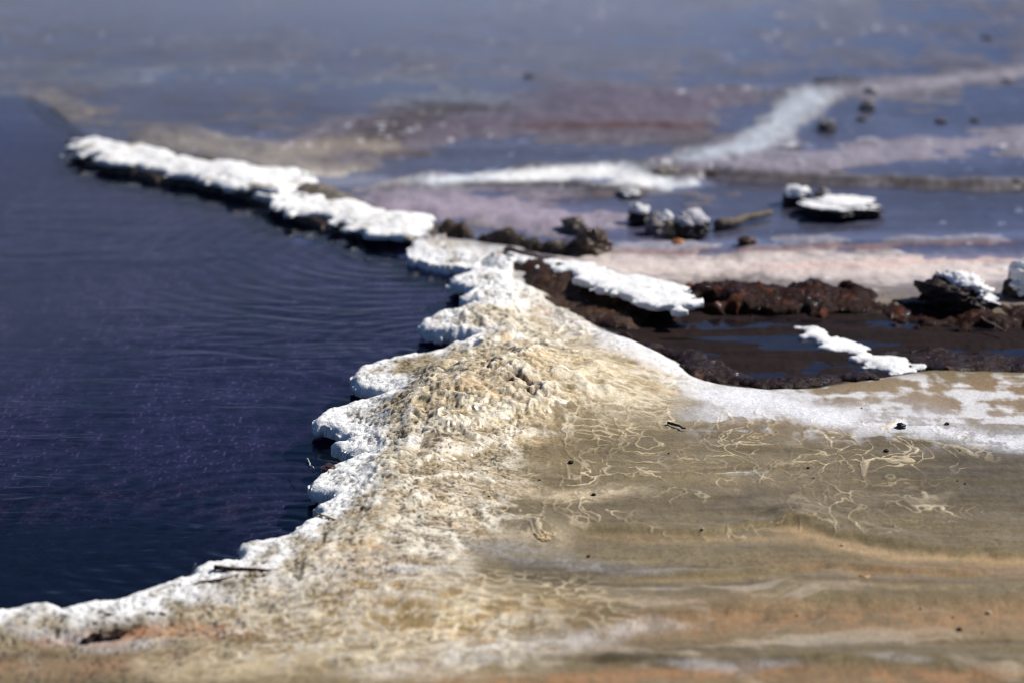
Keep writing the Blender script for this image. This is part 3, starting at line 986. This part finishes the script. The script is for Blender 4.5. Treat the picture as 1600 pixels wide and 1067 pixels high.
# ------------------------------------------------------------------ stones, pebbles, twigs
def ico(sub):
    t = (1 + 5 ** .5) / 2
    v = [(-1, t, 0), (1, t, 0), (-1, -t, 0), (1, -t, 0), (0, -1, t), (0, 1, t), (0, -1, -t), (0, 1, -t), (t, 0, -1), (t, 0, 1), (-t, 0, -1), (-t, 0, 1)]
    v = [np.array(p) / np.linalg.norm(p) for p in v]
    f = [(0, 11, 5), (0, 5, 1), (0, 1, 7), (0, 7, 10), (0, 10, 11), (1, 5, 9), (5, 11, 4), (11, 10, 2), (10, 7, 6), (7, 1, 8),
         (3, 9, 4), (3, 4, 2), (3, 2, 6), (3, 6, 8), (3, 8, 9), (4, 9, 5), (2, 4, 11), (6, 2, 10), (8, 6, 7), (9, 8, 1)]
    for _ in range(sub):
        cache = {}; nf = []

        def mid_(a, b):
            k = (min(a, b), max(a, b))
            if k not in cache:
                m = v[a] + v[b]; v.append(m / np.linalg.norm(m)); cache[k] = len(v) - 1
            return cache[k]
        for a, b, c in f:
            ab, bc, ca = mid_(a, b), mid_(b, c), mid_(c, a)
            nf += [(a, ab, ca), (b, bc, ab), (c, ca, bc), (ab, bc, ca)]
        f = nf
    return np.array(v), np.array(f)


ICO5, ICO3, ICO2 = ico(5), ico(3), ico(2)


def n3(v, s, seed):
    a = fbm(v[:, 0] * s + seed * 3.1, v[:, 1] * s + 1.7 * v[:, 2] * s, seed, 4)
    b = fbm(v[:, 2] * s - seed * 1.3, v[:, 0] * s * .8 + v[:, 1] * s * .5, seed + 40, 4)
    return a + b


def stone_body(ic, size, seed, rough=.35, flat=.0):
    v, f = ic
    r = 1 + rough * n3(v, 1.3, seed) + rough * .3 * n3(v, 4.5, seed + 5)
    p = v * r[:, None]
    if flat:
        p[:, 2] = np.where(p[:, 2] > 0, np.tanh(p[:, 2] / (1 - flat)) * (1 - flat), p[:, 2])
    return p * np.array(size)[None, :], f


def rock(label, px, py, w, h, rgb, name='rock', cap=None, capdir=(0, 0, 1), capthr=.35, z=0.0, seed=1, wet=.5, rough=.35, flat=.0, deep=1.0, cat='rock', group=None, caprgb=(250, 250, 252)):
    """px,py: where the stone meets the ground in the middle of its front; w,h: its size in photo pixels"""
    x0, y0 = P(px, py, z)
    dist = math.hypot(math.hypot(x0, y0), CAM_H - z)
    W = w * dist / F / 2; Ht = h * dist / F * (.95 if py > 400 else .78)
    D = W * deep
    v, f = stone_body(ICO5 if w > 28 else ICO3, (W * .95, D, Ht * .62), seed, rough, flat)
    v[:, 2] += Ht * .36
    n = n3(v / W, 3.0, seed + 9)
    c = lin(*rgb)[None, :] * (1 + .5 * n)[:, None]
    o = link_mesh(name, v, f, M_ROCK, np.clip(c, .004, .85), np.full(len(v), wet))
    o.location = (x0, y0 + D * .8, z)
    tag(o, label, cat, group)
    if cap:
        vv, ff = ICO5 if w > 28 else ICO3
        cd = np.array(capdir, float); cd /= np.linalg.norm(cd)
        nz = (vv * cd).sum(1) + .22 * n3(vv, 3.2, seed + 3)
        keep = nz > capthr
        fk = ff[keep[ff].all(1)]
        used, inv = np.unique(fk, return_inverse=True)
        fk = inv.reshape(-1, 3)
        cen = np.array([0, 0, Ht * .36])
        off = (.04 + .05 * ss(capthr, capthr + .3, nz[used]) * (1 + .5 * n3(vv[used], 6, seed)))
        top = v[used] + (v[used] - cen) * off[:, None] + np.array([0, 0, 1.0]) * (Ht * .03)
        bot = v[used] - (v[used] - cen) * .04
        nn = len(used)
        e = np.concatenate([fk[:, [0, 1]], fk[:, [1, 2]], fk[:, [2, 0]]])
        key = np.sort(e, 1); k = key[:, 0].astype(np.int64) * nn + key[:, 1]
        u, idx, cnt = np.unique(k, return_index=True, return_counts=True)
        be = e[idx[cnt == 1]]
        side = np.concatenate([np.stack([be[:, 1], be[:, 0], be[:, 0] + nn], 1), np.stack([be[:, 1], be[:, 0] + nn, be[:, 1] + nn], 1)])
        fa = np.concatenate([fk, fk[:, ::-1] + nn, side])
        ct = lin(*caprgb)[None, :] * (1 + .12 * n3(np.concatenate([top, bot]) / W, 5, seed))[:, None]
        link_mesh('cap', np.concatenate([top, bot]), fa, M_CRUST, np.clip(ct, .01, .9), None, o)
    return o


rock('dark brown lumpy rock with a white crust over its right shoulder, on the weed bank', 1500, 496, 118, 58, (44, 26, 20), cap=True, capdir=(.75, .25, .75), capthr=.42, seed=4, wet=.3, deep=.8, rough=.42)
rock('white rock with a dark left face cut off by the right edge', 1612, 480, 76, 64, (50, 38, 34), cap=True, capdir=(.4, -.3, .7), capthr=-.05, seed=7, wet=.3)
rock('broad flat rock with a bright white top and dark underside, in dark shallow water', 1318, 343, 122, 36, (44, 36, 36), cap=True, capthr=.22, flat=.42, seed=10, deep=.8, rough=.42)
rock('smaller rounded white-topped rock touching the broad flat white one', 1245, 322, 46, 34, (48, 40, 40), cap=True, capthr=.2, seed=12)
rock('small grey stone between the two white-topped rocks', 1286, 312, 28, 20, (134, 128, 132), seed=13)
rock('lumpy grey stone at the right end of the broad flat white rock', 1360, 338, 38, 20, (122, 116, 114), seed=14)
rock('black upright rock with a small white top, leftmost of the dark cluster', 1000, 352, 36, 36, (40, 34, 34), cap=True, capthr=.45, seed=15)
rock('pale grey rounded stone in front of the black upright one', 1022, 366, 30, 32, (140, 132, 136), seed=16)
rock('small white-topped stone in the middle of the dark cluster', 1041, 356, 30, 26, (58, 50, 48), cap=True, capthr=.2, seed=17)
rock('largest dark rock of the cluster with a pale grey crown', 1080, 374, 62, 46, (52, 46, 40), cap=True, capthr=.42, caprgb=(206, 204, 212), seed=18)
rock('tan stone wedged left of the largest dark cluster rock', 1050, 372, 26, 28, (150, 130, 100), seed=19)
rock('tiny grey stone behind the middle of the dark cluster', 1024, 345, 20, 16, (130, 126, 130), seed=20)
rock('grey brown faceted rock alone in shallow water above the brown ridge', 897, 367, 40, 32, (118, 106, 92), seed=21, wet=.9)
rock('dark brown knobbly lump at the end of the narrow brown ridge', 928, 404, 56, 46, (84, 64, 48), seed=22, wet=.9, rough=.5)
rock('small white-capped stone on the narrow brown ridge', 891, 398, 28, 18, (90, 76, 62), cap=True, capthr=.2, seed=23)
rock('amber brown clod at the tip of the white tongue', 1078, 462, 26, 16, (130, 84, 46), seed=24, cat='clod', name='clod')
rock('round grey stone right of the pale stream', 1294, 204, 30, 18, (116, 106, 104), seed=25, cap=True, capthr=.5, caprgb=(170, 166, 170))
rock('wide dark brown lump at the top of the pale stream', 1316, 140, 80, 15, (78, 70, 62), seed=26)
rock('tan lump above the bright end of the pale stream', 1038, 279, 60, 20, (138, 130, 120), seed=27)
rock('small bright white stone below the pale stream', 984, 308, 34, 16, (230, 228, 228), seed=28)
rock('lone dark clod far off on the grey flat', 728, 148, 18, 10, (84, 80, 84), seed=29, cat='clod', name='clod')
rock('pale stone beside the far grey streak', 1362, 150, 26, 16, (170, 166, 166), seed=30)
rock('grey stone below the far grey streak', 1356, 172, 26, 18, (120, 112, 108), seed=31)
rock('faint dark clod on the hazy flat beside the lavender strip', 828, 122, 18, 8, (90, 84, 88), seed=32, cat='clod', name='clod')
rock('orange stained clod in front of the dark cluster', 1060, 388, 24, 16, (190, 128, 76), seed=33, cat='clod', name='clod')
rock('brown clod on the grey strip behind the pink flat', 1168, 386, 30, 18, (92, 66, 56), seed=34, cat='clod', name='clod')
rock('tan crusty clod at the foot of the mound in the near flat', 848, 850, 46, 17, (196, 172, 132), seed=35, cat='clod', name='clod', z=.015, wet=.2, deep=1.6)
rock('flat dark brown chip lying on the white rim', 513, 741, 24, 11, (64, 36, 24), seed=36, z=.03, deep=1.6, cat='stone chip', name='stone_chip')
rock('dark grey shell-like flake at the foot of the mound', 897, 640, 34, 10, (84, 76, 66), seed=37, z=.03, deep=1.5, cat='stone chip', name='stone_chip', wet=.2)
rock('black angular chip at the edge of the pale flat', 1409, 670, 16, 8, (30, 26, 24), seed=38, z=.02, cat='stone chip', name='stone_chip')
rock('tan knob on the second low terrace of the near flat', 1352, 912, 22, 12, (186, 150, 100), seed=39, z=.018, cat='clod', name='clod')
rock('tan clod left of the knob on the low terrace', 1324, 917, 24, 10, (176, 140, 92), seed=40, z=.018, cat='clod', name='clod')

for i, (a, b, w, h) in enumerate([(1112, 278, 40, 16), (1310, 282, 40, 18), (1176, 248, 30, 12), (1235, 240, 34, 9), (1430, 290, 26, 14), (1465, 292, 34, 18), (1530, 292, 36, 20), (1592, 294, 26, 18)]):
    rock('small dark clod in a row along the far brown bank', a, b, w, h * .8, (92, 82, 74), name='clod', seed=50 + i, cat='clod', group='dark clods along the far bank', wet=.3)
for i, (a, b, w, h) in enumerate([(1348, 188, 22, 10), (1472, 192, 24, 11), (1525, 190, 20, 9), (1545, 62, 26, 12), (1575, 130, 24, 12)]):
    rock('small dark clod scattered over the far grey flat', a, b, w * .8, h * .6, (104, 98, 102), name='clod', seed=70 + i, cat='clod', group='clods scattered over the far flat', wet=.2)

rng = np.random.RandomState(5)
peb = [(1500, 705), (1385, 706), (1045, 709), (892, 724), (843, 751), (764, 777), (928, 774), (1263, 732), (1271, 748), (1496, 752), (1508, 756), (1480, 664), (1347, 638),
       (1346, 819), (1480, 838), (1316, 853), (1098, 827), (1185, 905), (1245, 962), (1490, 965),
       (1500, 985), (1545, 960), (1535, 990), (1440, 950), (920, 870)]
tones = [((36, 28, 24), 'tiny dark pebble lying on the tan flat', 'dark pebbles on the tan flat'), ((206, 190, 164), 'tiny pale pebble lying on the tan flat', 'pale pebbles on the tan flat'),
         ((110, 72, 46), 'tiny brown pebble lying on the tan flat', 'brown pebbles on the tan flat')]
for i, (a, b) in enumerate(peb):
    rgb, lab, grp = tones[0 if i < 11 else int(rng.randint(0, 3))]
    s = 3.5 + 6.5 * rng.rand() ** 2.2
    zz = float(H(np.array([P(a, b, .018)[0]]), np.array([P(a, b, .018)[1]]))[0])
    rock(lab, a, b, s, s * .5, rgb, name='pebble', seed=100 + i, cat='pebble', group=grp, z=zz, wet=.2)


def twig(name, label, pts, r0, r1, rgb, cat='twig', bendseed=1, wet=.2):
    """pts: (px, py, z) along the twig; radii in metres"""
    w = np.array([[*P(a, b, z), z] for a, b, z in pts])
    t = np.linspace(0, len(w) - 1, 8 * (len(w) - 1) + 1)
    i = np.minimum(t.astype(int), len(w) - 2); fr = (t - i)[:, None]
    c = w[i] * (1 - fr) + w[i + 1] * fr
    c = c + np.stack([fbm(t * 1.3, t * 0 + bendseed, 7, 2), fbm(t * 1.3, t * 0 + bendseed + 9, 8, 2), np.zeros_like(t)], 1) * r0 * 2.0
    o0 = c[0].copy(); c = c - o0
    T = np.gradient(c, axis=0); T /= np.linalg.norm(T, axis=1)[:, None] + 1e-9
    up = np.array([0, 0, 1.0]) if abs(T[0, 2]) < .8 else np.array([1.0, 0, 0])
    A = np.cross(T, up); A /= np.linalg.norm(A, axis=1)[:, None]
    B = np.cross(T, A)
    k = 8
    ang = np.arange(k) * 2 * math.pi / k
    r = np.linspace(r0, r1, len(c)) * (1 + .25 * fbm(t * 2.1, t * 0 + 3.3, bendseed, 2))
    v = (c[:, None, :] + r[:, None, None] * (np.cos(ang)[None, :, None] * A[:, None, :] + np.sin(ang)[None, :, None] * B[:, None, :])).reshape(-1, 3)
    n = len(c); f = []
    for a in range(n - 1):
        for b in range(k):
            f.append((a * k + b, a * k + (b + 1) % k, (a + 1) * k + (b + 1) % k, (a + 1) * k + b))
    v = np.concatenate([v, c[:1], c[-1:]])
    for b in range(k):
        f.append((n * k, (b + 1) % k, b, b)); f.append((n * k + 1, (n - 1) * k + b, (n - 1) * k + (b + 1) % k, (n - 1) * k + (b + 1) % k))
    quads = np.array(f)
    tri = np.concatenate([quads[:, [0, 1, 2]], quads[quads[:, 2] != quads[:, 3]][:, [0, 2, 3]]])
    col = lin(*rgb)[None, :] * (1 + .3 * fbm(v[:, 0] * 60, v[:, 1] * 60, 5, 2))[:, None]
    o = link_mesh(name, v, tri, M_ROCK, np.clip(col, .01, .8), np.full(len(v), wet))
    o.location = o0
    return tag(o, label, cat)


twig('twig', 'dark brown twig lying on the near white rim', [(336, 886, .046), (390, 890, .044), (438, 893, .044)], .0042, .0032, (58, 36, 24))
twig('twig', 'forked dark twig below the longer one on the near rim', [(300, 914, .040), (340, 905, .046), (375, 898, .042)], .0030, .0018, (72, 46, 30), bendseed=4)
twig('twig', 'short brown twig rooted beside the dark debris on the rim', [(395, 905, .044), (420, 899, .044), (428, 908, .040)], .0025, .0015, (64, 44, 30), bendseed=6)
twig('straw', 'thin yellow straw lying across the near white rim', [(492, 800, .040), (530, 814, .044), (580, 836, .040), (640, 870, .034)], .0016, .0010, (176, 140, 74), 'straw', 3)
twig('straw', 'pale straw splinter standing out of the water by the near rim', [(299, 895, .010), (306, 880, .045)], .0018, .0010, (150, 150, 150), 'straw', 5)
twig('straw', 'pale floating splinter beside the scalloped rim', [(480, 716, .004), (484, 725, .004), (490, 731, .004)], .0020, .0012, (176, 172, 176), 'straw', 8)
twig('twig', 'pale thin twig lying on the dark weed near the right edge', [(1532, 496, .030), (1552, 508, .024), (1570, 518, .020)], .0028, .0018, (120, 98, 88), bendseed=7)
twig('driftwood', 'grey lumpy driftwood stick in dark water right of the rock cluster', [(1120, 352, .010), (1160, 344, .014), (1205, 332, .012)], .014, .007, (104, 92, 80), 'driftwood', 2)
twig('twig', 'dark hairline twig on the cream mound', [(748, 598, .07), (757, 609, .065)], .0014, .0010, (50, 40, 30), bendseed=12)
twig('twig', 'thin dark twig on the tan flat near the pale flat', [(1044, 660, .024), (1058, 664, .024), (1070, 669, .023)], .0030, .0015, (62, 48, 36), bendseed=13)

# clumps of dark rotten debris on the near rim
for lab, px, rgb in (('black rotten debris clump at the far left of the near rim', [(104, 968), (140, 958), (185, 962), (240, 950), (262, 956), (230, 968), (180, 978), (130, 980)], (48, 32, 24)),
                     ('matted brown debris under the twigs on the near rim', [(305, 918), (350, 900), (400, 897), (428, 904), (410, 914), (360, 916), (330, 926)], (86, 66, 46))):
    pl = poly(px, .04); c = pl.mean(0)
    o = slab('debris_clump', pl - c, .004, lambda x, y, d, c=c: Hn(x + c[0], y + c[1]) + .004 + (billow(x * 50, y * 40, 77, 3)) * .016 * lip(d, .03),
             lambda x, y, d, c=c: Hn(x + c[0], y + c[1]) - .01, flatcol(rgb, .6, (196, 190, 182), .12, .3, 40), M_ALGAE, rag=.03, ragscale=20)
    o.location = (c[0], c[1], 0)
    tag(o, lab, 'debris')

# ------------------------------------------------------------------ thin steam drifting over the far flats
sv = bpy.data.materials.new('steam')
sv.use_nodes = True
nt = sv.node_tree
nt.nodes.remove(nt.nodes['Principled BSDF'])
pv = N(nt, 'ShaderNodeVolumePrincipled')
pv.inputs['Color'].default_value = (.62, .72, 1.0, 1)
pv.inputs['Anisotropy'].default_value = .1
tc = N(nt, 'ShaderNodeNewGeometry')
ns = N(nt, 'ShaderNodeTexNoise', i_Scale=.4, i_Detail=3.0, i_Roughness=.55)
nt.links.new(tc.outputs['Position'], ns.inputs['Vector'])
mr = N(nt, 'ShaderNodeMapRange')
mr.inputs[1].default_value = .34; mr.inputs[2].default_value = .66; mr.inputs[3].default_value = .0; mr.inputs[4].default_value = .9
nt.links.new(ns.outputs[0], mr.inputs[0])
sx = N(nt, 'ShaderNodeSeparateXYZ'); nt.links.new(tc.outputs['Position'], sx.inputs[0])
fx = N(nt, 'ShaderNodeMapRange', interpolation_type='SMOOTHSTEP')
fx.inputs[1].default_value = 2.0; fx.inputs[2].default_value = -1.2; fx.inputs[3].default_value = .10; fx.inputs[4].default_value = 1
nt.links.new(sx.outputs[0], fx.inputs[0])
fy = N(nt, 'ShaderNodeMapRange', interpolation_type='SMOOTHSTEP')
fy.inputs[1].default_value = 6.4; fy.inputs[2].default_value = 8.6; fy.inputs[3].default_value = 0; fy.inputs[4].default_value = 1
nt.links.new(sx.outputs[1], fy.inputs[0])
m1 = N(nt, 'ShaderNodeMath', operation='MULTIPLY'); m2 = N(nt, 'ShaderNodeMath', operation='MULTIPLY')
nt.links.new(mr.outputs[0], m1.inputs[0]); nt.links.new(fx.outputs[0], m1.inputs[1])
nt.links.new(m1.outputs[0], m2.inputs[0]); nt.links.new(fy.outputs[0], m2.inputs[1])
nt.links.new(m2.outputs[0], pv.inputs['Density'])
nt.links.new(pv.outputs[0], nt.nodes['Material Output'].inputs['Volume'])
bx = np.array([(a, b, c) for c in (.06, .9) for b in (6.3, 17.0) for a in (-6.0, 6.0)], float)
st_o = link_mesh('steam', bx, np.array([(0, 2, 3, 1), (4, 5, 7, 6), (0, 1, 5, 4), (2, 6, 7, 3), (0, 4, 6, 2), (1, 3, 7, 5)]), sv, smooth=False)
tag(st_o, kind='stuff')
